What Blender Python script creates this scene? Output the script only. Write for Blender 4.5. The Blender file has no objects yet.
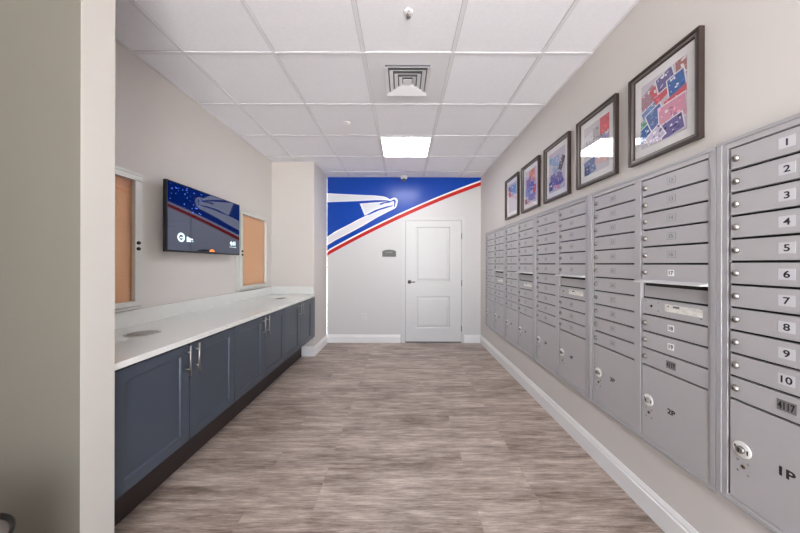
import bpy, bmesh, math, random
from mathutils import Matrix, Vector
random.seed(4)
S = bpy.context.scene
C = S.collection
R = math.radians

# ------------------------------------------------------------------ materials
def lin(c):
    return tuple(((v/255)/12.92 if v/255 <= 0.04045 else ((v/255+0.055)/1.055)**2.4) for v in c)

def mat(name, rgb, rough=0.5, metal=0.0, spec=0.5, noise=None, bump=None, coat=0.0, emis=None, estr=0):
    m = bpy.data.materials.new(name); m.use_nodes = True
    nt = m.node_tree; b = nt.nodes['Principled BSDF']
    col = lin(rgb)+(1,)
    b.inputs['Base Color'].default_value = col
    b.inputs['Roughness'].default_value = rough
    b.inputs['Metallic'].default_value = metal
    b.inputs['Specular IOR Level'].default_value = spec
    b.inputs['Coat Weight'].default_value = coat
    if emis:
        b.inputs['Emission Color'].default_value = lin(emis)+(1,)
        b.inputs['Emission Strength'].default_value = estr
    tc = nt.nodes.new('ShaderNodeTexCoord')
    if noise:                                   # (scale, amount, (stretch))
        sc, amt, st = noise
        mp = nt.nodes.new('ShaderNodeMapping'); mp.inputs['Scale'].default_value = st
        nz = nt.nodes.new('ShaderNodeTexNoise'); nz.inputs['Scale'].default_value = sc; nz.inputs['Detail'].default_value = 6
        nt.links.new(tc.outputs['Object'], mp.inputs['Vector']); nt.links.new(mp.outputs['Vector'], nz.inputs['Vector'])
        mr = nt.nodes.new('ShaderNodeMapRange'); mr.inputs['From Min'].default_value = .3; mr.inputs['From Max'].default_value = .7
        mr.inputs['To Min'].default_value = 1-amt; mr.inputs['To Max'].default_value = 1+amt
        nt.links.new(nz.outputs['Fac'], mr.inputs['Value'])
        mx = nt.nodes.new('ShaderNodeVectorMath'); mx.operation = 'SCALE'
        mx.inputs[0].default_value = col[:3]
        nt.links.new(mr.outputs['Result'], mx.inputs['Scale'])
        nt.links.new(mx.outputs['Vector'], b.inputs['Base Color'])
    if bump:                                    # (scale, strength)
        n2 = nt.nodes.new('ShaderNodeTexNoise'); n2.inputs['Scale'].default_value = bump[0]; n2.inputs['Detail'].default_value = 3
        nt.links.new(tc.outputs['Object'], n2.inputs['Vector'])
        bp = nt.nodes.new('ShaderNodeBump'); bp.inputs['Strength'].default_value = bump[1]; bp.inputs['Distance'].default_value = .002
        nt.links.new(n2.outputs['Fac'], bp.inputs['Height']); nt.links.new(bp.outputs['Normal'], b.inputs['Normal'])
    return m

M = {}
M['wall'] = mat('wall_paint', (209,203,198), .55, bump=(250,.12), noise=(1.5,.012,(1,1,1)))
M['wall_w'] = mat('white_wall_paint', (206,203,202), .45, bump=(250,.1))
M['wall_g'] = mat('shade_darkened_wall_paint', (118,113,103), .6, bump=(220,.12), noise=(2,.02,(1,1,1)))  # wall colour darkened to stand for the dim lobby side
M['base'] = mat('white_trim_paint', (232,230,229), .32)
M['door'] = mat('white_door_paint', (208,206,205), .38)
M['ceil'] = mat('ceiling_tile', (236,235,240), .9, spec=.1, bump=(180,.35), noise=(60,.02,(1,1,1)))
M['grid'] = mat('ceiling_grid_white', (222,221,225), .75, spec=.2)
M['gapline'] = mat('shadow_reveal', (178,176,180), .8)
M['mail'] = mat('powder_coated_aluminium', (182,179,181), .38, metal=.12, noise=(900,.03,(1,1,1)))
M['mail_tr'] = mat('satin_aluminium_trim', (174,172,174), .34, metal=.2)
M['hood'] = mat('lit_toned_hood', (214,212,212), .35, metal=.1)  # paler than the boxes: light caught by the hood is in the colour
M['dark'] = mat('dark_slots_and_shade', (34,32,34), .8)  # near-black for slots and for shade painted into gaps
M['chrome'] = mat('brushed_chrome', (160,156,151), .42, metal=1.0)
M['escut'] = mat('white_lock_plate', (232,230,226), .3, metal=.2)
M['brass'] = mat('aged_brass', (120,100,70), .4, metal=.8)
M['black'] = mat('black_lettering', (20,20,22), .5)
M['greyink'] = mat('grey_lettering', (112,110,113), .5)
M['lab_w'] = mat('white_number_label', (205,204,207), .5)
M['lab_b'] = mat('white_round_label', (238,238,238), .45)
M['lab_g'] = mat('embossed_label', (176,175,178), .5)
M['lab_m'] = mat('engraved_metal_tag', (132,130,131), .4, metal=.3)
M['sticker'] = mat('worn_paper_sticker', (222,219,212), .6, noise=(30,.18,(1,1,2)))
M['navy'] = mat('slate_blue_cabinet_paint', (60,68,80), .30)
M['kick'] = mat('dark_toe_kick', (52,42,40), .6)
M['quartz'] = mat('pale_quartz', (222,222,218), .12, noise=(180,.03,(1,1,1)), coat=.2)
M['cup'] = mat('grommet_grey', (168,163,156), .35, metal=.3)
M['frame_d'] = mat('dark_bronze_frame', (60,48,44), .35, metal=.3)
M['frame_p'] = mat('pewter_inner_frame', (124,115,111), .3, metal=.6)
M['mat'] = mat('white_picture_mat', (236,234,233), .7)
M['alu'] = mat('silver_aluminium_frame', (206,205,200), .35, metal=.2)
M['cork'] = mat('tan_cork', (222,167,120), .8, noise=(90,.07,(1,1,1)), bump=(150,.3))
M['tvb'] = mat('black_tv_plastic', (22,22,26), .35)
M['screen'] = mat('glossy_dark_screen', (100,106,124), .045, metal=1.0)
M['tvtext'] = mat('lit_screen_text', (220,240,250), .5, emis=(215,240,250), estr=.8)
M['tvblue'] = mat('lit_screen_speck', (60,110,230), .5, emis=(50,110,235), estr=.35)
M['tvorange'] = mat('lit_orange_glow', (255,120,50), .5, emis=(255,120,60), estr=.9)
M['blue'] = mat('royal_blue_paint', (0,64,166), .27, spec=.4, noise=(2,.03,(1,1,1)))
M['red'] = mat('red_paint', (188,16,6), .4, spec=.3)
M['white_p'] = mat('white_vinyl_paint', (240,240,242), .3)
M['lgrey_p'] = mat('light_grey_vinyl_paint', (218,219,224), .3)
M['sign'] = mat('dark_grey_sign', (88,85,84), .4)
M['sign_l'] = mat('pale_sign_lettering', (165,162,160), .5)
M['outlet'] = mat('pale_grey_plastic', (210,207,206), .4)
M['jamb'] = mat('jamb_paint', (192,187,181), .5, bump=(250,.12))
M['plate'] = mat('white_plastic', (238,235,233), .35)
M['bronze'] = mat('oil_rubbed_handle', (70,66,64), .3, metal=.9)
M['steel'] = mat('hinge_steel', (150,146,144), .3, metal=.9)
M['vent'] = mat('vent_enamel', (232,231,234), .45)
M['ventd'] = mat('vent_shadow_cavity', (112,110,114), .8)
M['bin'] = mat('grey_steel_bin', (150,140,134), .35, metal=.6)
M['rim'] = mat('dark_rubber_rim', (42,38,36), .35, metal=.3)

# emissive light diffuser
def emat(name, rgb, s):
    m = bpy.data.materials.new(name); m.use_nodes = True
    nt = m.node_tree; nt.nodes.clear()
    o = nt.nodes.new('ShaderNodeOutputMaterial'); e = nt.nodes.new('ShaderNodeEmission')
    e.inputs['Color'].default_value = lin(rgb)+(1,); e.inputs['Strength'].default_value = s
    nt.links.new(e.outputs[0], o.inputs[0]); return m
M['panel'] = emat('lit_diffuser', (248,252,255), 14)

# picture / board glazing: clear with a Schlick reflection, the same from both sides of the pane
def glass(name, f0):
    m = bpy.data.materials.new(name); m.use_nodes = True
    nt = m.node_tree; nt.nodes.clear()
    o = nt.nodes.new('ShaderNodeOutputMaterial'); t = nt.nodes.new('ShaderNodeBsdfTransparent')
    g = nt.nodes.new('ShaderNodeBsdfGlossy'); g.inputs['Roughness'].default_value = .015
    f = nt.nodes.new('ShaderNodeLayerWeight'); f.inputs['Blend'].default_value = .5
    p = nt.nodes.new('ShaderNodeMath'); p.operation = 'POWER'; p.inputs[1].default_value = 5
    r_ = nt.nodes.new('ShaderNodeMapRange'); r_.inputs['To Min'].default_value = f0; r_.inputs['To Max'].default_value = 1
    x = nt.nodes.new('ShaderNodeMixShader')
    nt.links.new(f.outputs['Facing'], p.inputs[0]); nt.links.new(p.outputs[0], r_.inputs['Value'])
    nt.links.new(r_.outputs[0], x.inputs[0]); nt.links.new(t.outputs[0], x.inputs[1]); nt.links.new(g.outputs[0], x.inputs[2])
    nt.links.new(x.outputs[0], o.inputs[0]); return m
M['glass'] = glass('clear_glazing', .035)

def floor_mat():
    m = bpy.data.materials.new('grey_vinyl_plank'); m.use_nodes = True
    nt = m.node_tree; N = nt.nodes; L = nt.links; b = N['Principled BSDF']
    tc = N.new('ShaderNodeTexCoord')
    br = N.new('ShaderNodeTexBrick'); br.offset = .29; br.offset_frequency = 3
    br.inputs['Scale'].default_value = 1; br.inputs['Brick Width'].default_value = 1.22; br.inputs['Row Height'].default_value = .152
    br.inputs['Mortar Size'].default_value = .0008; br.inputs['Mortar Smooth'].default_value = .3
    br.inputs['Color1'].default_value = (.38,.38,.38,1); br.inputs['Color2'].default_value = (.66,.66,.66,1)
    br.inputs['Mortar'].default_value = (.22,.22,.22,1)
    of = N.new('ShaderNodeMapping'); of.inputs['Location'].default_value = (.47, .05, 0)
    L.new(tc.outputs['Object'], of.inputs['Vector']); L.new(of.outputs['Vector'], br.inputs['Vector'])
    # per plank shift of the grain
    sep = N.new('ShaderNodeSeparateColor'); L.new(br.outputs['Color'], sep.inputs[0])
    mul = N.new('ShaderNodeMath'); mul.operation = 'MULTIPLY'; mul.inputs[1].default_value = 7; L.new(sep.outputs[0], mul.inputs[0])
    cmb = N.new('ShaderNodeCombineXYZ'); L.new(mul.outputs[0], cmb.inputs[0]); L.new(mul.outputs[0], cmb.inputs[2])
    add = N.new('ShaderNodeVectorMath'); add.operation = 'ADD'; L.new(tc.outputs['Object'], add.inputs[0]); L.new(cmb.outputs[0], add.inputs[1])
    def nz(scale, st, det, rough=.6):
        mp = N.new('ShaderNodeMapping'); mp.inputs['Scale'].default_value = st; L.new(add.outputs[0], mp.inputs['Vector'])
        n = N.new('ShaderNodeTexNoise'); n.inputs['Scale'].default_value = scale; n.inputs['Detail'].default_value = det
        n.inputs['Roughness'].default_value = rough; L.new(mp.outputs[0], n.inputs['Vector']); return n
    a = nz(3.0, (1.0,9,1), 10, .74); c = nz(9.0, (1.0,14,1), 8, .78); d = nz(1.6, (1,3,1), 3)
    m1 = N.new('ShaderNodeMix'); m1.data_type = 'FLOAT'; m1.inputs[0].default_value = .45
    L.new(a.outputs['Fac'], m1.inputs[2]); L.new(c.outputs['Fac'], m1.inputs[3])
    m2 = N.new('ShaderNodeMix'); m2.data_type = 'FLOAT'; m2.inputs[0].default_value = .22
    L.new(m1.outputs[0], m2.inputs[2]); L.new(d.outputs['Fac'], m2.inputs[3])
    m3 = N.new('ShaderNodeMix'); m3.data_type = 'FLOAT'; m3.inputs[0].default_value = .06
    L.new(m2.outputs[0], m3.inputs[2]); L.new(sep.outputs[0], m3.inputs[3])
    cr = N.new('ShaderNodeValToRGB'); L.new(m3.outputs[0], cr.inputs[0])
    e = cr.color_ramp.elements
    e[0].position = .385; e[0].color = lin((86,68,59))+(1,)
    e[1].position = .61; e[1].color = lin((218,202,190))+(1,)
    k = cr.color_ramp.elements.new(.47); k.color = lin((145,128,117))+(1,)
    k = cr.color_ramp.elements.new(.53); k.color = lin((178,161,150))+(1,)
    mx = N.new('ShaderNodeMix'); mx.data_type = 'RGBA'; mx.blend_type = 'MULTIPLY'
    L.new(br.outputs['Fac'], mx.inputs[0]); L.new(cr.outputs[0], mx.inputs[6]); mx.inputs[7].default_value = (.86,.84,.83,1)
    L.new(mx.outputs[2], b.inputs['Base Color'])
    b.inputs['Roughness'].default_value = .42
    bp = N.new('ShaderNodeBump'); bp.inputs['Strength'].default_value = .15; bp.inputs['Distance'].default_value = .002
    L.new(m1.outputs[0], bp.inputs['Height']); L.new(bp.outputs['Normal'], b.inputs['Normal'])
    return m
M['floor'] = floor_mat()

# ------------------------------------------------------------------ mesh helpers
# local frame of a wall-mounted thing: u to the right, v up, w out of the wall  ->  x=u, y=-w, z=v
class MB:
    def __init__(s): s.bm = bmesh.new(); s.mats = []
    def mi(s, m):
        if m not in s.mats: s.mats.append(m)
        return s.mats.index(m)
    def box(s, x0, x1, y0, y1, z0, z1, m='wall'):
        i = s.mi(m); b = s.bm
        v = [b.verts.new((x, y, z)) for x in (x0, x1) for y in (y0, y1) for z in (z0, z1)]
        for q in ((0,1,3,2),(4,6,7,5),(0,4,5,1),(2,3,7,6),(0,2,6,4),(1,5,7,3)):
            f = b.faces.new([v[k] for k in q]); f.material_index = i
        return s
    def uvw(s, u0, u1, v0, v1, w0, w1, m):
        return s.box(u0, u1, -w1, -w0, v0, v1, m)
    def prism(s, pts, w0, w1, m, axis='w'):      # polygon in (u,v), extruded along w
        i = s.mi(m); b = s.bm
        A = [b.verts.new((u, -w0, v)) for u, v in pts]; B = [b.verts.new((u, -w1, v)) for u, v in pts]
        n = len(pts)
        b.faces.new(A).material_index = i; b.faces.new(B).material_index = i
        for k in range(n):
            b.faces.new((A[k], A[(k+1)%n], B[(k+1)%n], B[k])).material_index = i
        return s
    def sweep(s, prof, a, b_, m, axis='x'):      # profile extruded between a and b along an axis
        i = s.mi(m); b = s.bm
        def P(t, p):
            return {'x': (t, p[0], p[1]), 'y': (p[0], t, p[1]), 'z': (p[0], p[1], t)}[axis]
        A = [b.verts.new(P(a, p)) for p in prof]; B = [b.verts.new(P(b_, p)) for p in prof]
        n = len(prof)
        b.faces.new(A).material_index = i; b.faces.new(B).material_index = i
        for k in range(n): b.faces.new((A[k], A[(k+1)%n], B[(k+1)%n], B[k])).material_index = i
        return s
    def lathe(s, prof, c, m, axis='z', n=28, sx=1, smooth=True):      # prof: (r, h) list along axis from c
        i = s.mi(m); b = s.bm; rings = []
        def P(r, h, t):
            p, q = r*math.cos(t)*sx, r*math.sin(t)
            return {'z': (c[0]+p, c[1]+q, c[2]+h), 'w': (c[0]+p, c[1]-h, c[2]+q), 'u': (c[0]+h, c[1]+p, c[2]+q)}[axis]
        for r, h in prof:
            if r < 1e-6: rings.append([b.verts.new(P(0, h, 0))])
            else: rings.append([b.verts.new(P(r, h, 2*math.pi*k/n)) for k in range(n)])
        for A, B in zip(rings, rings[1:]):
            for k in range(n):
                if len(A) == 1 and len(B) == 1: continue
                if len(A) == 1: f = b.faces.new((A[0], B[k], B[(k+1)%n]))
                elif len(B) == 1: f = b.faces.new((A[k], A[(k+1)%n], B[0]))
                else: f = b.faces.new((A[k], A[(k+1)%n], B[(k+1)%n], B[k]))
                f.material_index = i; f.smooth = smooth
        return s
    def poly(s, pts, w, m):
        i = s.mi(m); f = s.bm.faces.new([s.bm.verts.new((u, -w, v)) for u, v in pts]); f.material_index = i
        return s
    def text(s, txt, size, u, v, w, m, depth=.0004, bold=0.0, sx=1.0):
        cu = bpy.data.curves.new('t', 'FONT'); cu.body = txt; cu.size = size
        cu.align_x = 'CENTER'; cu.align_y = 'CENTER'; cu.extrude = depth; cu.offset = bold
        ob = bpy.data.objects.new('t', cu); C.objects.link(ob)
        bpy.context.view_layer.update()
        me = bpy.data.meshes.new_from_object(ob.evaluated_get(bpy.context.evaluated_depsgraph_get()))
        i = s.mi(m)
        # centre on the real bounds of the glyphs
        xs = [p.co.x for p in me.vertices]; ys = [p.co.y for p in me.vertices]
        cx, cy = (min(xs)+max(xs))/2, (min(ys)+max(ys))/2
        vs = [s.bm.verts.new((u+(p.co.x-cx)*sx, -(w+p.co.z), v+p.co.y-cy)) for p in me.vertices]
        for p in me.polygons:
            try: s.bm.faces.new([vs[k] for k in p.vertices]).material_index = i
            except ValueError: pass
        bpy.data.objects.remove(ob); bpy.data.curves.remove(cu); bpy.data.meshes.remove(me)
        return s
    def mesh(s, name, fix=True):
        if fix: bmesh.ops.recalc_face_normals(s.bm, faces=s.bm.faces)
        me = bpy.data.meshes.new(name); s.bm.to_mesh(me); s.bm.free()
        for m in s.mats: me.materials.append(M[m])
        return me
    def build(s, name, parent=None, loc=(0,0,0), bevel=0, label=None, seg=2):
        return inst(name, s.mesh(name), parent, loc, bevel, label, seg)

def inst(name, me, parent=None, loc=(0,0,0), bevel=0, label=None, seg=2):
    o = bpy.data.objects.new(name, me); C.objects.link(o); o.location = loc
    if parent: o.parent = parent
    if bevel:
        b = o.modifiers.new('bevel', 'BEVEL'); b.width = bevel; b.segments = seg; b.limit_method = 'ANGLE'; b.angle_limit = R(40)
    if label: o['label'] = label
    return o

def thing(name, label, cat, loc=(0,0,0), rz=0, group=None):
    o = bpy.data.objects.new(name, None); C.objects.link(o)
    o.empty_display_size = .1
    o.location = loc; o.rotation_euler = (0,0,rz); o['label'] = label; o['category'] = cat
    if group: o['group'] = group
    return o

def struct(o):
    o['kind'] = 'structure'; return o

# ------------------------------------------------------------------ dimensions (metres, camera at the origin looking along +y)
H = 2.74; XR = 1.29; XL = -1.85; YB = 4.59; YBUMP = 3.92; XBUMP = -1.25
YS0, YS1, XS = 1.036, 1.159, -1.2           # the wall stub at the left
X0, Y0 = -3.4, -1.9                          # the lobby end behind the camera

struct(MB().box(X0, XR+.1, Y0, YB+.1, -.06, 0, 'floor').build('floor'))
struct(MB().box(X0, XR+.1, Y0, YB+.1, H, H+.08, 'ceil').build('ceiling'))
struct(MB().box(XR, XR+.1, Y0, YB, 0, H, 'wall').build('wall_right'))
struct(MB().box(XL-.1, XL, YS1, YBUMP, 0, H, 'wall').build('wall_left'))
struct(MB().box(XL-.1, XBUMP, YBUMP, YB, 0, H, 'wall').build('wall_corner', bevel=.004))
struct(MB().box(XBUMP, XR, YB, YB+.1, 0, H, 'wall_w').build('wall_back'))
# wall stub: lobby face colour darkened for shade, lighter jamb at its end
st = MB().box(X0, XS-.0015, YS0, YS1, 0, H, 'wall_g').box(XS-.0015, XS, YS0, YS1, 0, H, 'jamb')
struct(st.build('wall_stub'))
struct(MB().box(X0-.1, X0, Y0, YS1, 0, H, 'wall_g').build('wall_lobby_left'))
# lobby end wall with an unseen opening, added to let in fill light
e = MB().box(X0, XR+.1, Y0-.1, Y0, 0, .06, 'wall').box(X0, XR+.1, Y0-.1, Y0, 2.6, H, 'wall')
for x, w_ in ((X0, 3.1), (XR-.1, .2), (.42, .05)): e.box(x, x+w_, Y0-.1, Y0, .06, 2.6, 'wall')
struct(e.build('wall_lobby_front'))

# ceiling grid -----------------------------------------------------------
g = MB()
gx = [-.271+.61*k for k in range(-6, 3)]; gy = [1.896+.61*k for k in range(-9, 5)]
for x in gx:
    if X0 < x < XR:
        y1 = YB if x > XBUMP else (YBUMP if x > XL else YS0)
        g.box(x-.012, x+.012, Y0, y1, H-.006, H+.002, 'grid')
        for s in (-1, 1): g.box(x+s*.0135-.0015, x+s*.0135+.0015, Y0, y1, H-.0012, H+.002, 'gapline')
for y in gy:
    if Y0 < y < YB:
        x0 = X0 if y < YS0 else (XL if y < YBUMP else XBUMP)
        g.box(x0, XR, y-.012, y+.012, H-.0065, H+.002, 'grid')
        for s in (-1, 1): g.box(x0, XR, y+s*.0135-.0015, y+s*.0135+.0015, H-.0012, H+.002, 'gapline')
# wall angles
g.box(XR-.018, XR, Y0, YB, H-.004, H+.002, 'grid'); g.box(XBUMP, XR, YB-.018, YB, H-.004, H+.002, 'grid')
g.box(XL, XL+.018, YS1, YBUMP, H-.004, H+.002, 'grid'); g.box(XL, XBUMP, YBUMP-.018, YBUMP, H-.004, H+.002, 'grid')
g.box(XBUMP, XBUMP+.018, YBUMP-.018, YB, H-.004, H+.002, 'grid')
struct(g.build('trim_1'))

# baseboards ---------------------------------------------------------------
BH = .14
def bprof(s, x, BH=.135):     # profile (across, z): thickness grows from the wall in direction s
    return [(x, 0), (x+s*.016, 0), (x+s*.016, BH-.035), (x+s*.011, BH-.030), (x+s*.011, BH-.018), (x+s*.006, BH-.007), (x+s*.004, BH), (x, BH)]
struct(MB().sweep(bprof(-1, XR), Y0, YB, 'base', 'y').build('baseboard_right'))
bb = MB()
bb.sweep(bprof(-1, YB), XBUMP, -.035, 'base', 'x'); bb.sweep(bprof(-1, YB), 1.005, XR, 'base', 'x')
struct(bb.build('baseboard_back'))
struct(MB().sweep(bprof(1, XBUMP), YBUMP-.016, YB, 'base', 'y').sweep(bprof(-1, YBUMP), -1.42, XBUMP+.006, 'base', 'x').build('baseboard_corner'))
bs = MB().sweep(bprof(1, XS, .162), YS0-.014, YS1+.012, 'base', 'y').sweep(bprof(-1, YS0, .162), X0, XS+.006, 'base', 'x')
bs.sweep(bprof(1, YS1, .162), -1.4, XS+.006, 'base', 'x')
struct(bs.build('baseboard_stub'))

# ------------------------------------------------------------------ back wall: mural
def bw(px, py): return ((px-402.7)/60.57, 1.3+(264-py)/60.57)
mu = thing('wall_mural', 'blue wall mural with white eagle head emblem and red stripe across the back wall', 'mural', (0, YB, 0))
def q(px):                                   # red centre line of the mural in px
    t = (px-326.9); return 253.9 - .5596*t + .00066*t*t
xs = [325.6+k*(480.86-325.6)/40 for k in range(41)]
top = [bw(325.6, 177.3), bw(480.86, 177.3)]
top = [(XBUMP+.001, H-.008), (XR-.001, H-.008)]
def cl(p): return (min(max(p[0], XBUMP+.001), XR-.001), p[1])
blue = [cl(bw(x, q(x)-3.0)) for x in xs]
MB().prism(blue+[(XR-.001, H-.008), (XBUMP+.001, H-.008)], 0, .0008, 'blue').build('blue_field', mu)
MB().prism([cl(bw(x, q(x)-3.4)) for x in xs]+[cl(bw(x, q(x)-1.7)) for x in reversed(xs)], 0, .0012, 'white_p').build('white_stripe', mu)
MB().prism([cl(bw(x, q(x)-1.8)) for x in xs]+[cl(bw(x, q(x)+1.9)) for x in reversed(xs)], 0, .0012, 'red').build('red_stripe', mu)
def E(pts): return [cl(bw(320+a/7.96, 170+b/7.96)) for a, b in pts]
eg = MB()
wing = [(40,186),(120,190),(250,196),(350,200),(430,203),(500,210),(530,219),(556,233),(566,228),(592,219),(612,228),(618,246),(612,282),(602,300),(588,310),
        (540,333),(460,375),(350,440),(240,500),(120,562),(40,602),(40,534),(120,490),(200,450),(300,396),(380,358),(470,318),(575,288),(586,262),(583,246),(560,246),(520,240),(440,240),(300,248),(140,254),(40,258)]
eg.prism(E(wing), .0008, .0014, 'white_p')
fill1 = [(40,192),(250,202),(400,208),(495,215),(525,226),(530,235),(440,235),(300,243),(40,252)]
eg.prism(E(fill1), .0014, .0017, 'lgrey_p')
fill2 = [(40,541),(200,457),(380,365),(470,326),(560,300),(575,308),(460,368),(350,432),(120,555),(40,595)]
eg.prism(E(fill2), .0014, .0017, 'lgrey_p')
mid = [(316,268),(470,256),(520,252),(582,250),(586,262),(572,281),(520,292),(440,318),(355,364)]
eg.prism(E(mid), .0008, .0014, 'white_p')
eg.prism(E([(330,274),(470,262),(520,262),(560,258),(560,276),(500,290),(430,312),(360,350)]), .0014, .0017, 'lgrey_p')
# blue lines of the beak and eye
eg.prism(E([(472,270),(500,258),(548,250),(575,252),(560,258),(512,266),(478,280)]), .0014, .0021, 'blue')
eg.prism(E([(380,352),(470,312),(570,282),(572,290),(470,322),(384,360)]), .0014, .0021, 'blue')
eg.prism(E([(560,240),(596,234),(604,250),(596,288),(584,300),(590,262),(586,248)]), .0014, .0021, 'blue')
eg.build('eagle_emblem', mu)

# door_1 ---------------------------------------------------------------------
dl, dr = bw(405.6, 0)[0], bw(461.2, 0)[0]; dt = bw(0, 221)[1]
d = thing('door_1', 'white two-panel interior door with lever handle', 'door', (0, YB, 0)); d['kind'] = 'structure'
del d['label'], d['category']
fr = MB()
for a, b_ in ((dl-.062, dl-.004), (dr+.004, dr+.048)): fr.uvw(a, b_, 0, dt+.05, 0, .02, 'door')
fr.uvw(dl-.062, dr+.048, dt+.004, dt+.05, 0, .021, 'door')
fr.uvw(dl-.004, dr+.004, .004, dt+.004, 0, .002, 'dark')
fr.build('door_frame', d, bevel=.003)
sl = MB()
pu0, pu1 = bw(415.6, 0)[0], bw(449.8, 0)[0]; rows = [(bw(0,327.8)[1], bw(0,296.4)[1]), (bw(0,281.6)[1], bw(0,227)[1])]
# slab as stiles and rails round recessed raised panels
z = [.024, rows[0][0], rows[0][1], rows[1][0], rows[1][1], dt]
sl.uvw(dl, pu0, .024, dt, .002, .016, 'door'); sl.uvw(pu1, dr, .024, dt, .002, .016, 'door')
for a, b_ in ((z[0], z[1]), (z[2], z[3]), (z[4], z[5])): sl.uvw(pu0, pu1, a, b_, .002, .016, 'door')
sl.build('door_slab', d)
for a, b_ in rows:
    p = MB(); k = .03
    i = p.mi('door'); bm = p.bm
    loops = []
    for off, w in ((0, .016), (.012, .004), (.02, .004), (.055, .012), (.056, .012)):
        loops.append([bm.verts.new((x, -w, zz)) for x, zz in ((pu0+off, a+off), (pu1-off, a+off), (pu1-off, b_-off), (pu0+off, b_-off))])
    for A, B in zip(loops, loops[1:]):
        for k in range(4): bm.faces.new((A[k], A[(k+1)%4], B[(k+1)%4], B[k]))
    bm.faces.new(loops[-1])
    p.build('door_panel', d)
hu, hz = dl+.065, bw(0, 281.8)[1]
h = MB().lathe([(0,.0),(.031,0),(.031,.006),(.026,.011),(.012,.013),(.012,.05),(0,.05)], (hu, -.016, hz), 'bronze', 'w')
h.uvw(hu-.008, hu+.09, hz-.009, hz+.009, .056, .07, 'bronze')
h.build('door_handle', d, bevel=.003)
for py in (236, 282.6, 328):
    zz = bw(0, py)[1]
    MB().lathe([(0,-.045),(.008,-.045),(.008,.045),(0,.045)], (dr+.004, -.02, zz), 'steel', 'z', 12).uvw(dr-.004, dr+.012, zz-.045, zz+.045, .0165, .021, 'steel').build('hinge', d)

# room sign, outlet, sprinklers -------------------------------------------------
u0, u1 = bw(382.3, 0)[0], bw(396, 0)[0]; v1, v0 = bw(0, 249.8)[1], bw(0, 256.7)[1]
s_ = thing('room_sign', 'small dark grey sign plaque with arched top beside the door', 'sign', ((u0+u1)/2, YB, v0))
w_ = (u1-u0)/2; hh = v1-v0
arc = [(w_*math.cos(t), hh*.72+hh*.28*math.sin(t)) for t in [math.pi*k/14 for k in range(15)]]
MB().prism([(-w_, 0), (w_, 0)]+arc, 0, .008, 'sign').build('plaque', s_, bevel=.001)
MB().text('STAFF', .028, 0, hh*.60, .008, 'sign_l', sx=1.5).build('lettering', s_, label='pale grey raised lettering')
ou = bw(364.6, 317)
o_ = thing('wall_outlet', 'white power outlet low on the back wall left of the door', 'outlet', (ou[0], YB, ou[1]))
MB().uvw(-.035, .035, -.058, .058, 0, .006, 'outlet').build('cover_plate', o_, bevel=.002)
rc = MB()
for v in (-.022, .022):
    rc.uvw(-.016, .016, v-.014, v+.014, .005, .0075, 'outlet')
    for u in (-.006, .006): rc.uvw(u-.001, u+.001, v-.003, v+.006, .007, .0078, 'dark')
rc.build('receptacle', o_)

def sprinkler(x, y, label, big=.85, rot=0):
    t = thing('sprinkler_head', label, 'sprinkler', (x, y, H-.006))
    MB().lathe([(0,.004),(.030*big,.004),(.030*big,-.001),(.024*big,-.003),(.012*big,-.006),(0,-.006)], (0,0,0), 'vent', 'z').build('escutcheon', t)
    b = MB().lathe([(0,-.005),(.007,-.005),(.007,-.014),(0,-.014)], (0,0,0), 'chrome', 'z', 14)
    for s in (-1, 1): b.box(s*.011-.002, s*.011+.002, -.002, .002, -.027, -.012, 'chrome')
    b.build('frame_arms', t)
    MB().lathe([(0,-.026),(.014*big,-.028),(.014*big,-.030),(0,-.030)], (0,0,0), 'chrome', 'z', 18).build('deflector', t, label='round chrome deflector')
sprinkler(.03, 1.585, 'small chrome ceiling sprinkler head nearest the camera above the air vent')
t = thing('sprinkler_head', 'white and dark sprinkler head on the ceiling edge right above the blue mural', 'sprinkler', (.018, YB-.06, H-.004))
MB().lathe([(0,.003),(.056,.003),(.056,-.030),(.048,-.044),(.02,-.048),(0,-.048)], (0,0,0), 'plate', 'z').build('escutcheon', t)
MB().lathe([(0,-.048),(.026,-.048),(.030,-.07),(.016,-.090),(0,-.092)], (0,0,0), 'sign', 'z', 18).build('nozzle', t, label='dark grey nozzle')
t = thing('concealed_sprinkler', 'small round white sprinkler cover on a ceiling tile left of the light panel', 'sprinkler', (-.57, 2.84, H))
MB().lathe([(0,.002),(.034,.002),(.034,-.004),(.028,-.008),(0,-.009)], (0,0,0), 'plate', 'z').build('cover', t)
MB().lathe([(0,-.009),(.012,-.009),(.010,-.018),(0,-.020)], (0,0,0), 'plate', 'z', 14).build('tip', t)

# air vent --------------------------------------------------------------------
vx, vy = .034, 2.17
t = thing('air_vent', 'square white ceiling air vent with stepped louvres', 'vent', (vx, vy, H-.004))
MB().box(-.285, .285, -.29, .29, 0, .006, 'grid').build('face_plate', t)
v = MB()
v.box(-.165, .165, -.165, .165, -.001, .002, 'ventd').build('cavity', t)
def ring(r0, z0, r1, z1, name):
    b = MB(); i = b.mi('vent'); bm = b.bm
    A = [bm.verts.new((sx*r0, sy*r0, z0)) for sx, sy in ((-1,-1),(1,-1),(1,1),(-1,1))]
    B = [bm.verts.new((sx*r1, sy*r1, z1)) for sx, sy in ((-1,-1),(1,-1),(1,1),(-1,1))]
    for k in range(4): bm.faces.new((A[k], A[(k+1)%4], B[(k+1)%4], B[k])).material_index = i
    o = b.build(name, t); m = o.modifiers.new('thick', 'SOLIDIFY'); m.thickness = .0022; m.offset = 0
for k, r in enumerate((.170, .134, .098, .064)):
    ring(r-.024, -.002, r, -.020, 'louvre')
MB().box(-.034, .034, -.034, .034, -.020, -.017, 'vent').build('centre_plate', t)

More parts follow.
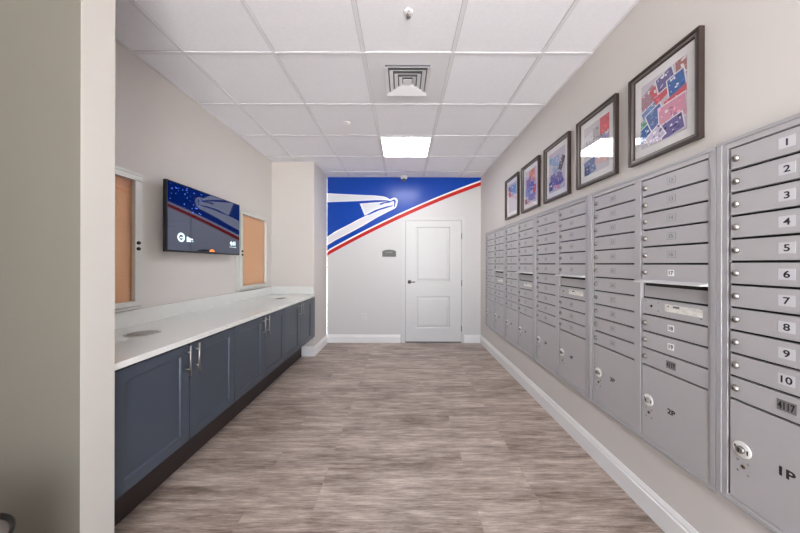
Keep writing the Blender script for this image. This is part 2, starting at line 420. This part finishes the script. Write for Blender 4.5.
# light panels ------------------------------------------------------------------
def panel(x0, y0, label, group=None):
    t = thing('ceiling_light', label, 'light', (x0+.305, y0+.305, H-.008), 0, group)
    f = MB()
    for a, b_, c, e_ in ((-.294,.294,-.294,-.279), (-.294,.294,.279,.294), (-.294,-.279,-.279,.279), (.279,.294,-.279,.279)):
        f.box(a, b_, c, e_, -.005, .004, 'grid')
    f.build('frame', t)
    MB().box(-.279, .279, -.279, .279, -.002, .002, 'panel').build('diffuser', t, label='glowing white diffuser')
panel(-.271, 3.116, 'square glowing white ceiling light panel in front of the back wall')
for x, y in ((-.271, -1.154),):  # unseen fill lamp, added to brighten the near end
    panel(x, y, 'added square fill light panel on the unseen lobby ceiling')

# ------------------------------------------------------------------ mailboxes on the right wall
ROW = .0877; VT = 1.745; VB = .375; DW = .327
me_cache = {}
def door_mesh(h=ROW):
    if 'd' not in me_cache:
        b = MB(); b.uvw(.0075, DW-.001, -ROW+.0015, -.0075, .002, .0185, 'mail')
        b.uvw(.0075, DW-.001, -ROW+.0015, -ROW+.006, .0185, .0205, 'mail')     # bottom lip
        me_cache['d'] = b.mesh('mailbox_door')
        b = MB().lathe([(0,0),(.0125,0),(.0125,.004),(.0095,.0065),(.0085,.010),(0,.0105)], (0,0,0), 'chrome', 'w', 18)
        b.uvw(-.0012, .0012, -.006, .006, .0095, .0112, 'dark')
        me_cache['l'] = b.mesh('cam_lock')
    return me_cache['d'], me_cache['l']

def number(parent, txt, kind, u, v, w):
    b = MB()
    if kind == 'w':
        b.uvw(-.0205, .0205, -.0185, .0185, 0, .0007, 'lab_w'); b.text(txt, .032, 0, 0, .0007, 'black', bold=.0006, sx=1.1)
    elif kind == 'b':
        b.uvw(-.016, .016, -.0155, .0155, 0, .0007, 'lab_b'); b.text(txt, .025, 0, 0, .0007, 'black', bold=.0005)
    elif kind == 'g':
        b.uvw(-.0215, .0215, -.0165, .0165, 0, .0006, 'greyink'); b.uvw(-.0205, .0205, -.0155, .0155, 0, .0009, 'lab_g')
        b.text(txt, .026, 0, 0, .0009, 'greyink')
    elif kind == 'm':
        b.uvw(-.0235, .0235, -.018, .018, 0, .0010, 'greyink'); b.uvw(-.0225, .0225, -.0165, .0165, 0, .0015, 'lab_m')
        b.text(txt, .033, 0, 0, .0015, 'black', sx=.62, bold=.0008)
    elif kind == 'p':
        b.text(txt, .042, 0, 0, 0, 'black', bold=.0012, sx=1.1)
    elif kind == 'q':
        b.text(txt, .034, 0, 0, 0, 'black', bold=.001, sx=1.1)
    lab = {'w': 'pale label with black digits', 'b': 'white label with black digits', 'g': 'grey label with faint digits',
           'm': 'dark engraved number tag', 'p': 'black lettering', 'q': 'black lettering'}[kind]
    return b.build('number_label', parent, (u, -w, v), label=lab)

def column(root, u0, nums, slot, parcel_txt, big):
    dm, lm = door_mesh()
    for k in range(11):
        v = VT-ROW*k
        if slot and k == 6:
            s = inst('mail_slot', MB().prism([(u0+.004, v-.008), (u0+DW-.001, v-.008), (u0+DW-.001, v-ROW+.001), (u0+.004, v-ROW+.001)], .002, .0035, 'mail').mesh('mail_slot'), root)
            hb = MB(); hb.sweep([(-.004, v-.012), (-.005, v+.004), (-.020, v+.002), (-.056, v-.005), (-.056, v-.011), (-.050, v-.011)], u0-.004, u0+DW+.001, 'hood', 'x')
            hb.build('hood', s, bevel=.0008)
            MB().uvw(u0+.010, u0+DW-.006, v-.030, v-.010, .0034, .0040, 'dark').build('opening_and_shade', s, label='dark strip for letter opening and painted shade under the hood')  # dark strip stands for the opening and the shade below the hood
            continue
        if slot and k == 7:
            p = MB().uvw(u0+.0075, u0+DW-.001, v-ROW+.0015, v-.0075, .002, .0185, 'mail').build('master_panel', root, bevel=.0008)
            MB().uvw(u0+.135, u0+.305, v-.058, v-.022, .0185, .0191, 'sticker').uvw(u0+.150, u0+.156, v-.034, v-.028, .019, .0195, 'dark').uvw(u0+.176, u0+.206, v-.036, v-.027, .019, .0195, 'greyink').build('sticker', p, label='worn white paper sticker')
            hb = MB()
            for a in (.03, .10, .30):
                for zz in (.022, .064): hb.lathe([(0,0),(.003,0),(.002,.0015),(0,.0018)], (u0+a, -.0185, v-zz), 'chrome', 'w', 10)
            hb.lathe([(0,0),(.006,0),(.006,.001),(0,.001)], (u0+.062, -.0185, v-.043), 'dark', 'w', 16)
            hb.build('screws', p)
            continue
        dd = inst('mailbox_door', dm, root, (u0, 0, v), bevel=.0009)
        inst('lock', lm, dd, (.0245, -.0185, -.047))
        if nums[k]:
            kk, txt = nums[k]; number(dd, txt, kk, .166, -.046, .0185)
    v = VT-ROW*11
    pd = MB().uvw(u0+.0075, u0+DW-.001, VB+.028, v-.0075, .002, .0185, 'mail').uvw(u0+.0075, u0+DW-.001, VB+.028, VB+.033, .0185, .0205, 'mail').build('parcel_door', root, bevel=.0012)
    lp = MB().lathe([(0,0),(.029,0),(.029,.002),(.026,.004),(0,.0045)], (0,0,0), 'escut', 'w', 30)
    lp.lathe([(0,.004),(.013,.004),(.013,.012),(.010,.0145),(0,.015)], (0,0,0), 'chrome', 'w', 20)
    lp.uvw(-.0015, .0015, -.008, .008, .0145, .0155, 'dark'); lp.uvw(-.021, -.017, .002, .010, .004, .005, 'dark'); lp.uvw(.017, .021, -.010, .006, .004, .005, 'dark')
    lp.build('lock_plate', pd, (u0+.046, -.0185, .600), label='round white lock plate with chrome lock')
    kh = MB()
    for a, b_ in ((-.016,.018), (.016,.018), (-.016,-.022), (.016,-.022)):
        kh.lathe([(0,0),(.0045,0),(.0035,.002),(0,.0025)], (a, 0, b_), 'chrome', 'w', 10)
    kh.lathe([(0,0),(.0075,0),(.007,.001),(0,.001)], (0,0,0), 'brass', 'w', 16); kh.uvw(-.0018, .0018, -.0045, .0045, .001, .0015, 'dark')
    kh.build('keyhole', pd, (u0+.048, -.0185, .537))
    number(pd, parcel_txt, 'p' if big else 'q', u0+.168, .600, .0185)

def unit(ydoor, W, cols, label, left=.039, gap=.050):
    # ydoor: far edge of the left door column; u=0 at ydoor+.039
    t = thing('mailbox_unit', label, 'mailbox', (XR, ydoor+left, .008 if len(cols) == 1 else 0), -math.pi/2, 'wall-mounted mailbox units on the right wall')
    top, bot = 1.778, VB
    f = MB()
    f.uvw(.001, W-.001, bot, top, 0, .003, 'dark')  # dark sheet stands for the shaded hollow behind the door gaps
    # stepped outer trim
    for a, b_, w1 in ((.001, .020, .0235), (.020, left, .0205)):
        f.uvw(a, b_, bot, top, 0, w1, 'mail_tr')
    f.uvw(W-.020, W-.001, bot, top, 0, .0235, 'mail_tr')
    last = left+DW*len(cols)+gap*(len(cols)-1)
    f.uvw(last, W-.020, bot, top, 0, .0205, 'mail_tr')
    f.uvw(left, last, VT-.0015, top-.014, 0, .0205, 'mail'); f.uvw(.001, W-.001, top-.014, top, 0, .0245, 'mail_tr')
    f.uvw(left, last, bot+.012, VB+.026, 0, .0205, 'mail'); f.uvw(.001, W-.001, bot, bot+.012, 0, .0245, 'mail_tr')
    if len(cols) == 2: f.uvw(left+DW, left+DW+gap, bot+.012, top-.014, 0, .0205, 'mail')
    f.build('frame', t, bevel=.0012)
    for i, (nums, slot, ptxt, big) in enumerate(cols):
        column(t, left+i*(DW+gap), nums, slot, ptxt, big)

A1 = [('w', str(k)) for k in range(1, 11)]+[('m', '4117')]
B1 = [('g', str(k)) for k in range(50, 60)]+[('g', '60')]
B2 = [('g', '12'), ('g', '13'), ('g', '14'), ('g', '15'), ('g', '16'), ('b', '17'), None, None, ('b', '18'), ('b', '19'), ('m', '4118')]
def gl(a): return [('g', str(a+k)) for k in range(11)]
unit(1.086, .411, [(A1, False, '1P', True)], 'grey mailbox unit nearest the camera, doors numbered 1 to 10')
unit(1.851, .765, [(B1, False, '3P', False), (B2, True, '2P', False)], 'grey mailbox unit with mail slot hood, second from the camera, holding doors 17 to 19', gap=.041)
unit(2.638, .787, [(gl(30), False, '5P', False), (gl(61), True, '4P', False)], 'grey mailbox unit third from the camera, middle one of the five')
unit(3.424, .786, [(gl(72), False, '7P', False), (gl(83), True, '6P', False)], 'grey mailbox unit fourth from the camera, second from the back wall')
unit(4.213, .789, [(gl(94), False, '9P', False), (gl(20), True, '8P', False)], 'grey mailbox unit farthest away, next to the back wall corner')

# ------------------------------------------------------------------ framed pictures on the right wall
def clip(poly, u0, u1, v0, v1):
    def cut(P, inside, inter):
        out = []
        for k in range(len(P)):
            a, b_ = P[k], P[(k+1)%len(P)]
            ia, ib = inside(a), inside(b_)
            if ia: out.append(a)
            if ia != ib: out.append(inter(a, b_))
        return out
    def ix(c, ax):
        def f(a, b_):
            t = (c-a[ax])/(b_[ax]-a[ax]); return (a[0]+t*(b_[0]-a[0]), a[1]+t*(b_[1]-a[1]))
        return f
    for test, it in ((lambda p: p[0] >= u0, ix(u0,0)), (lambda p: p[0] <= u1, ix(u1,0)), (lambda p: p[1] >= v0, ix(v0,1)), (lambda p: p[1] <= v1, ix(v1,1))):
        poly = cut(poly, test, it)
        if len(poly) < 3: return None
    return poly
cidx = {}
def cm(rgb):
    k = 'ink_%d_%d_%d' % rgb
    if k not in M: M[k] = mat('print_'+k, rgb, .6)
    return k
def rectp(cx, cy, w, h, a):
    c, s = math.cos(a), math.sin(a)
    return [(cx+x*c-y*s, cy+x*s+y*c) for x, y in ((-w/2,-h/2),(w/2,-h/2),(w/2,h/2),(-w/2,h/2))]
def art(bg, patches, seed, wsp=.0):
    """patches: (cx, cy, w, h, angle, colour, accent)  in 0..1 of the sheet"""
    rnd = random.Random(seed)
    AW, AH = .240, .335; b = MB(); lay = [0.0]
    U0, V0 = -AW/2, -AH/2
    b.poly([(U0,V0),(-U0,V0),(-U0,-V0),(U0,-V0)], .0, cm(bg))
    def put(P, col):
        P = clip(P, U0, -U0, V0, -V0)
        if P and len(P) >= 3:
            lay[0] += .000025; b.poly(P, lay[0], cm(col))
    for cx, cy, w, h, a, col, acc, brd in patches:
        X, Y, W, Hh = U0+cx*AW, V0+cy*AH, w*AW, h*AH; a = R(a)
        if brd: put(rectp(X, Y, W, Hh, a), (232,228,230))
        put(rectp(X, Y, W-brd*.012, Hh-brd*.012, a), col)
        n = int(5+60*w*h*1.6)
        for _ in range(n):                       # brush-like marks within the stamp
            du, dv = rnd.uniform(-.42,.42)*W, rnd.uniform(-.42,.42)*Hh
            x = X+du*math.cos(a)-dv*math.sin(a); y = Y+du*math.sin(a)+dv*math.cos(a)
            k = rnd.choice([acc, acc, (235,232,236), tuple(int(c*.7) for c in col), tuple(min(255,int(c*1.25)) for c in col)])
            s = rnd.uniform(.004,.014); P = []
            sk = rnd.uniform(.25,.8); aa = rnd.uniform(0,3.14)
            for j in range(7):
                t = 2*math.pi*j/7; rr = s*rnd.uniform(.5,1)
                px_, py_ = rr*math.cos(t), rr*sk*math.sin(t)
                P.append((x+px_*math.cos(aa)-py_*math.sin(aa), y+px_*math.sin(aa)+py_*math.cos(aa)))
            put(P, k)
    return b
BL=(44,100,170); DB=(40,50,120); PK=(214,150,172); RD=(206,86,96); VI=(104,92,150); LB=(110,160,205); WH=(228,226,230); BK=(45,42,70); GN=(70,150,110); LV=(196,188,206); OR=(216,120,100)
arts = [
 ('framed stamp collage print with a large pink stamp, nearest the camera above the mailboxes', (206,198,208), [
   (.18,.72,.42,.30,28,(170,130,140),WH,0),(.22,.50,.40,.25,20,(110,140,190),WH,1),(.42,.74,.30,.30,25,RD,PK,0),(.56,.86,.40,.26,14,VI,WH,1),
   (.90,.90,.22,.30,4,(170,110,110),WH,0),(.80,.70,.38,.30,8,BL,WH,1),(.80,.50,.48,.16,14,RD,WH,0),(.06,.36,.16,.14,0,GN,WH,0),(.36,.38,.40,.34,20,(90,110,170),LB,1),(.72,.34,.60,.34,3,PK,(190,120,150),1),
   (.10,.20,.34,.26,24,BL,WH,1),(.72,.12,.50,.26,10,VI,BK,1),(.36,.10,.40,.24,30,LV,VI,1)]),
 ('framed print with a red figure and strong light reflection, second from the camera', (208,202,206), [
   (.22,.74,.42,.20,14,WH,BK,0),(.50,.72,.24,.34,5,(190,180,185),BK,0),(.82,.80,.34,.42,0,RD,OR,0),(.80,.60,.36,.14,0,(160,150,190),WH,0),(.3,.52,.6,.26,4,(206,198,204),LV,0),
   (.26,.16,.46,.30,10,(110,130,175),DB,0),(.14,.10,.22,.18,0,DB,WH,0),(.72,.20,.5,.16,-6,(214,180,180),RD,0)]),
 ('framed print of violet and blue figures on lilac, middle one of the five pictures', (200,190,204), [
   (.12,.82,.2,.18,0,LB,BL,0),(.44,.66,.46,.40,10,(140,160,200),WH,0),(.8,.62,.24,.34,-30,BK,LV,0),(.40,.30,.6,.30,0,(110,100,170),BK,0),(.66,.24,.44,.28,20,(90,80,160),WH,0),(.14,.16,.24,.22,0,DB,WH,0),(.5,.08,.4,.1,0,(200,130,160),WH,0)]),
 ('framed colourful print in red, orange and blue, second from the back', (206,190,204), [
   (.60,.86,.5,.22,0,OR,RD,0),(.74,.68,.30,.24,0,(226,150,150),RD,0),(.30,.60,.4,.3,0,(150,110,160),BK,0),(.60,.50,.4,.26,10,(70,90,190),WH,0),(.26,.36,.44,.24,0,(130,140,200),DB,0),(.84,.34,.26,.30,0,RD,OR,0),(.60,.16,.6,.2,0,(130,120,180),BK,0),(.1,.1,.2,.16,0,BK,WH,0)]),
 ('framed print with pale grey sheet and small blue-red band, farthest back and smallest in view', (204,196,206), [
   (.16,.84,.28,.16,0,(120,110,160),BK,0),(.5,.80,.3,.24,0,(120,150,200),WH,0),(.8,.74,.3,.34,0,LB,BL,0),(.22,.66,.3,.22,0,(190,110,130),DB,0),(.6,.62,.3,.12,0,(150,140,180),WH,0)])]
for k, (lab, bg, pats) in enumerate(arts):
    yc = 1.186+.4705*k+.188
    FW, FH = .376, .479
    t = thing('framed_picture', lab, 'picture', (XR, yc, 1.843+FH/2), -math.pi/2, 'framed prints in a row above the mailboxes')
    f = MB()
    def rails(a, b_, w0, w1, m):
        ou, ov = FW/2-a, FH/2-a; iu, iv = FW/2-b_, FH/2-b_
        f.uvw(-ou, ou, iv, ov, w0, w1, m); f.uvw(-ou, ou, -ov, -iv, w0, w1, m); f.uvw(-ou, -iu, -iv, iv, w0, w1, m); f.uvw(iu, ou, -iv, iv, w0, w1, m)
    rails(0, .013, .002, .027, 'frame_d'); rails(.013, .025, .002, .021, 'frame_p'); rails(.025, .029, .002, .016, 'frame_d')
    f.build('frame', t, bevel=.0015)
    MB().uvw(-FW/2+.02, FW/2-.02, -FH/2+.02, FH/2-.02, .002, .008, 'mat').build('mount', t, label='white picture mount')
    a = art(bg, pats, 11+k).mesh('artwork', fix=False)
    inst('artwork', a, t, (0, -.0085, 0), label='printed artwork sheet')
    MB().uvw(-FW/2+.028, FW/2-.028, -FH/2+.028, FH/2-.028, .0115, .0130, 'glass').build('glass', t, label='clear glass')

# ------------------------------------------------------------------ left wall: cabinets, countertop
def cabinet(i, label, filler=0.0):
    y0 = 1.18+.868*i
    t = thing('base_cabinet', label, 'cabinet', (XL, y0, 0), math.pi/2, 'slate blue base cabinets under the countertop')
    CW = .868
    c = MB().uvw(0, CW+filler, .275, .815, .003, .578, 'navy').uvw(0, CW+filler, .815, .843, .003, .55, 'dark')  # dark box paints in the shaded gap below the countertop
    if filler: c.uvw(CW+.003, CW+filler, .278, .832, .578, .614, 'navy')
    c.build('carcass', t)
    MB().uvw(0, CW+filler, 0, .275, .002, .43, 'kick').build('toe_kick', t, label='dark recessed toe kick')
    for k in (0, 1):
        a, b_ = k*.434+(.003, .005)[k], (k+1)*.434-(.005, .003)[k]; v0, v1 = .278, .832; rw = .056
        d = MB()
        d.uvw(a, a+rw, v0, v1, .594, .614, 'navy'); d.uvw(b_-rw, b_, v0, v1, .594, .614, 'navy')
        d.uvw(a+rw, b_-rw, v0, v0+rw, .594, .614, 'navy'); d.uvw(a+rw, b_-rw, v1-rw, v1, .594, .614, 'navy')
        dd = d.build('door', t, bevel=.001)
        p = MB(); bm = p.bm; p.mi('navy'); L = []
        for off, w in ((-.001, .6125), (.004, .6045), (.0041, .6045)):
            L.append([bm.verts.new((x, -w, z_)) for x, z_ in ((a+rw+off, v0+rw+off), (b_-rw-off, v0+rw+off), (b_-rw-off, v1-rw-off), (a+rw+off, v1-rw-off))])
        for A, B in zip(L, L[1:]):
            for j in range(4): bm.faces.new((A[j], A[(j+1)%4], B[(j+1)%4], B[j]))
        bm.faces.new(L[-1]); p.build('door_panel', dd)
        hx = b_-.030 if k == 0 else a+.030
        h = MB().lathe([(0,-.083),(.005,-.083),(.005,.083),(0,.083)], (hx, -.646, .748), 'chrome', 'z', 14)
        for zz in (-.048, .048): h.lathe([(0,0),(.0045,0),(.0045,.033),(0,.033)], (hx, -.613, .748+zz), 'chrome', 'w', 12)
        h.build('handle', dd, label='brushed steel bar pull')
cabinet(0, 'slate blue two-door cabinet nearest the camera beside the wall end')
cabinet(1, 'slate blue two-door cabinet, middle one of the three under the countertop')
cabinet(2, 'slate blue two-door cabinet farthest from the camera at the corner wall', .134)

t = thing('countertop', 'long pale quartz countertop running over the blue cabinets', 'countertop', (XL, YS1+.003, .845), math.pi/2)
LN = YBUMP-YS1-.005
MB().uvw(0, LN, 0, .030, 0, .632, 'quartz').build('slab', t, bevel=.002)
MB().uvw(0, LN, .030, .138, 0, .016, 'quartz').uvw(LN-.016, LN, .030, .138, .016, .60, 'quartz').build('backsplash', t, bevel=.0015)
for x, y, r, lab in ((-1.58, 1.69, .085, 'round flush grommet set in the countertop near the camera'), (-1.50, 3.40, .07, 'round flush grommet at the far end of the countertop')):
    t = thing('counter_grommet', lab, 'grommet', (x, y, .875))
    MB().lathe([(r-.014,.0003),(r-.012,.0025),(r-.004,.003),(r,.0003)], (0,0,0), 'cup', 'z', 40).build('ring', t)
    MB().lathe([(0,.0004),(r-.014,.0006),(r-.014,.0003),(0,.0002)], (0,0,0), 'cup', 'z', 40).build('cap', t)

# ------------------------------------------------------------------ notice boards
def board(ya, yb, lab, lock_left):
    W = yb-ya; v0, v1 = .992, 1.915; T = .045
    t = thing('notice_board', lab, 'notice board', (XL, ya, 0), math.pi/2, 'enclosed cork notice boards on the left wall')
    f = MB()
    def rail(a, b_, w0, w1, m):
        f.uvw(a, W-a, v1-b_, v1-a, w0, w1, m); f.uvw(a, W-a, v0+a, v0+b_, w0, w1, m)
        f.uvw(a, b_, v0+b_, v1-b_, w0, w1, m); f.uvw(W-b_, W-a, v0+b_, v1-b_, w0, w1, m)
    def A(v): return v
    f.uvw(0, W, v1-.016, v1, 0, T-.004, 'alu'); f.uvw(0, W, v0, v0+.016, 0, T-.004, 'alu')
    f.uvw(0, .016, v0+.016, v1-.016, 0, T-.004, 'alu'); f.uvw(W-.016, W, v0+.016, v1-.016, 0, T-.004, 'alu')
    f.build('case', t, bevel=.002)
    d = MB(); a, b_ = .019, .062
    for q_ in ((a, W-a, v1-b_+.008, v1-a), (a, W-a, v0+a, v0+b_-.008), (a, b_, v0+b_-.008, v1-b_+.008), (W-b_, W-a, v0+b_-.008, v1-b_+.008)):
        d.uvw(*q_, .020, T+.004, 'alu')
    dd = d.build('door_frame', t, bevel=.003)
    u = .042 if lock_left else W-.042
    vc = 1.412
    lk = MB()
    for zz in (.028, -.012): lk.lathe([(0,0),(.012,0),(.012,.006),(.009,.012),(0,.013)], (u, -(T+.004), vc+zz), 'rim', 'w', 16)
    lk.build('lock', dd, label='black round lock')
    MB().uvw(.016, W-.016, v0+.016, v1-.016, .001, .012, 'cork').build('cork_panel', t, label='tan cork surface')
    MB().uvw(b_-.004, W-b_+.004, v0+b_-.012, v1-b_+.012, .026, .029, 'glass').build('glazing', dd, label='clear glass pane')
board(1.262, 1.935, 'silver framed cork notice board left of the television, partly hidden by the wall end', False)
board(3.075, 3.735, 'silver framed cork notice board right of the television', True)

# ------------------------------------------------------------------ television
t = thing('television', 'flat black television mounted on the left wall, screen mirroring the blue mural', 'television', (XL, 2.064, 1.390), math.pi/2)
TW, TH = .925, .541
MB().uvw(0, TW, 0, TH, .068, .096, 'tvb').uvw(.1, TW-.1, .06, TH-.1, .045, .068, 'tvb').build('housing', t, bevel=.003)
MB().uvw(.008, TW-.008, .014, TH-.008, .0955, .0972, 'screen').build('screen', t)
MB().uvw(.38, .60, .15, .38, .001, .02, 'tvb').uvw(.42, .46, .12, .42, .02, .046, 'tvb').uvw(.52, .56, .12, .42, .02, .046, 'tvb').build('wall_bracket', t)
rnd = random.Random(2)
lg = MB()
lg.lathe([(.022,0),(.036,0),(.036,.0004),(.022,.0004),(.022,0)], (.135, -.0975, .118), 'tvtext', 'w', 26, smooth=False)
lg.uvw(.125, .165, .112, .120, .0975, .0979, 'tvtext')
lg.text('lite', .055, .226, .108, .0975, 'tvtext', bold=.002)
lg.build('screen_lettering', t, label='small lit white lettering at the left'); lg = MB()
lg.text('4:41', .058, .80, .118, .0975, 'tvtext', bold=.002)
lg.uvw(.745, .86, .078, .081, .0975, .0979, 'tvtext')
lg.build('screen_lettering', t, label='small lit white lettering at the right')
sp = MB()
for _ in range(46):
    a, b_ = rnd.uniform(.02, .36), rnd.uniform(.30, .52)
    if b_ < .40-.25*(a): continue
    s = rnd.uniform(.003, .009); sp.poly([(a-s,b_), (a,b_-s*.7), (a+s,b_), (a,b_+s*.7)], .0976, 'tvblue')
sp.build('screen_specks', t, label='tiny lit blue specks')
MB().uvw(.41, .56, -.002, .018, .09, .1, 'tvb').prism([(.455,.02),(.53,.02),(.515,.036),(.49,.042),(.465,.034)], .0972, .0978, 'tvorange').build('sensor_bar', t, label='black bar with orange glow')

# ------------------------------------------------------------------ waste bin at the lower left
t = thing('waste_bin', 'round grey waste bin with dark rim at the lower left edge', 'waste bin', (-1.21, .686, 0))
MB().lathe([(0,.0),(.120,0),(.124,.01),(.146,.545),(.143,.545),(.122,.02),(0,.018)], (0,0,0), 'bin', 'z', 48).build('body', t)
MB().lathe([(.142,.538),(.149,.538),(.151,.544),(.149,.551),(.144,.551),(.142,.546),(.142,.538)], (0,0,0), 'rim', 'z', 48).build('rim', t, label='dark rounded rim')
MB().lathe([(0,.47),(.10,.478),(.139,.50),(.1385,.54),(.137,.502),(.1,.474),(0,.466)], (0,0,0), 'bin', 'z', 40).build('liner', t)

# ------------------------------------------------------------------ world (fill light through the added lobby opening) and camera
w = bpy.data.worlds.new('world'); S.world = w; w.use_nodes = True
bg = w.node_tree.nodes['Background']; wn = w.node_tree.nodes; wl = w.node_tree.links
tc = wn.new('ShaderNodeTexCoord'); sx = wn.new('ShaderNodeSeparateXYZ'); cr = wn.new('ShaderNodeValToRGB')
mr = wn.new('ShaderNodeMapRange'); mr.inputs['From Min'].default_value = -1
wl.new(tc.outputs['Generated'], sx.inputs[0]); wl.new(sx.outputs['Z'], mr.inputs['Value']); wl.new(mr.outputs[0], cr.inputs[0])
cr.color_ramp.elements[0].position = .47; cr.color_ramp.elements[0].color = (1,.99,.97,1)      # brightened ground half, added to lift the ceiling
cr.color_ramp.elements[1].position = .53; cr.color_ramp.elements[1].color = (.40,.44,.50,1)    # overcast sky
wl.new(cr.outputs[0], bg.inputs[0]); bg.inputs[1].default_value = 13

cam = bpy.data.cameras.new('camera'); co = bpy.data.objects.new('camera', cam); C.objects.link(co)
cam.lens = 278/800*36; cam.sensor_width = 36; cam.clip_start = .02
pitch, roll = 0, .002
co.matrix_world = Matrix.Translation((0,0,1.3)) @ Matrix.Rotation(math.pi/2-pitch, 4, 'X') @ Matrix.Rotation(roll, 4, 'Z')
cam.shift_x = -2.7/800; cam.shift_y = -2.5/800
S.camera = co
vs = S.view_settings; vs.view_transform = 'Standard'; vs.look = 'None'; vs.gamma = 1; vs.exposure = .65; vs.use_curve_mapping = False
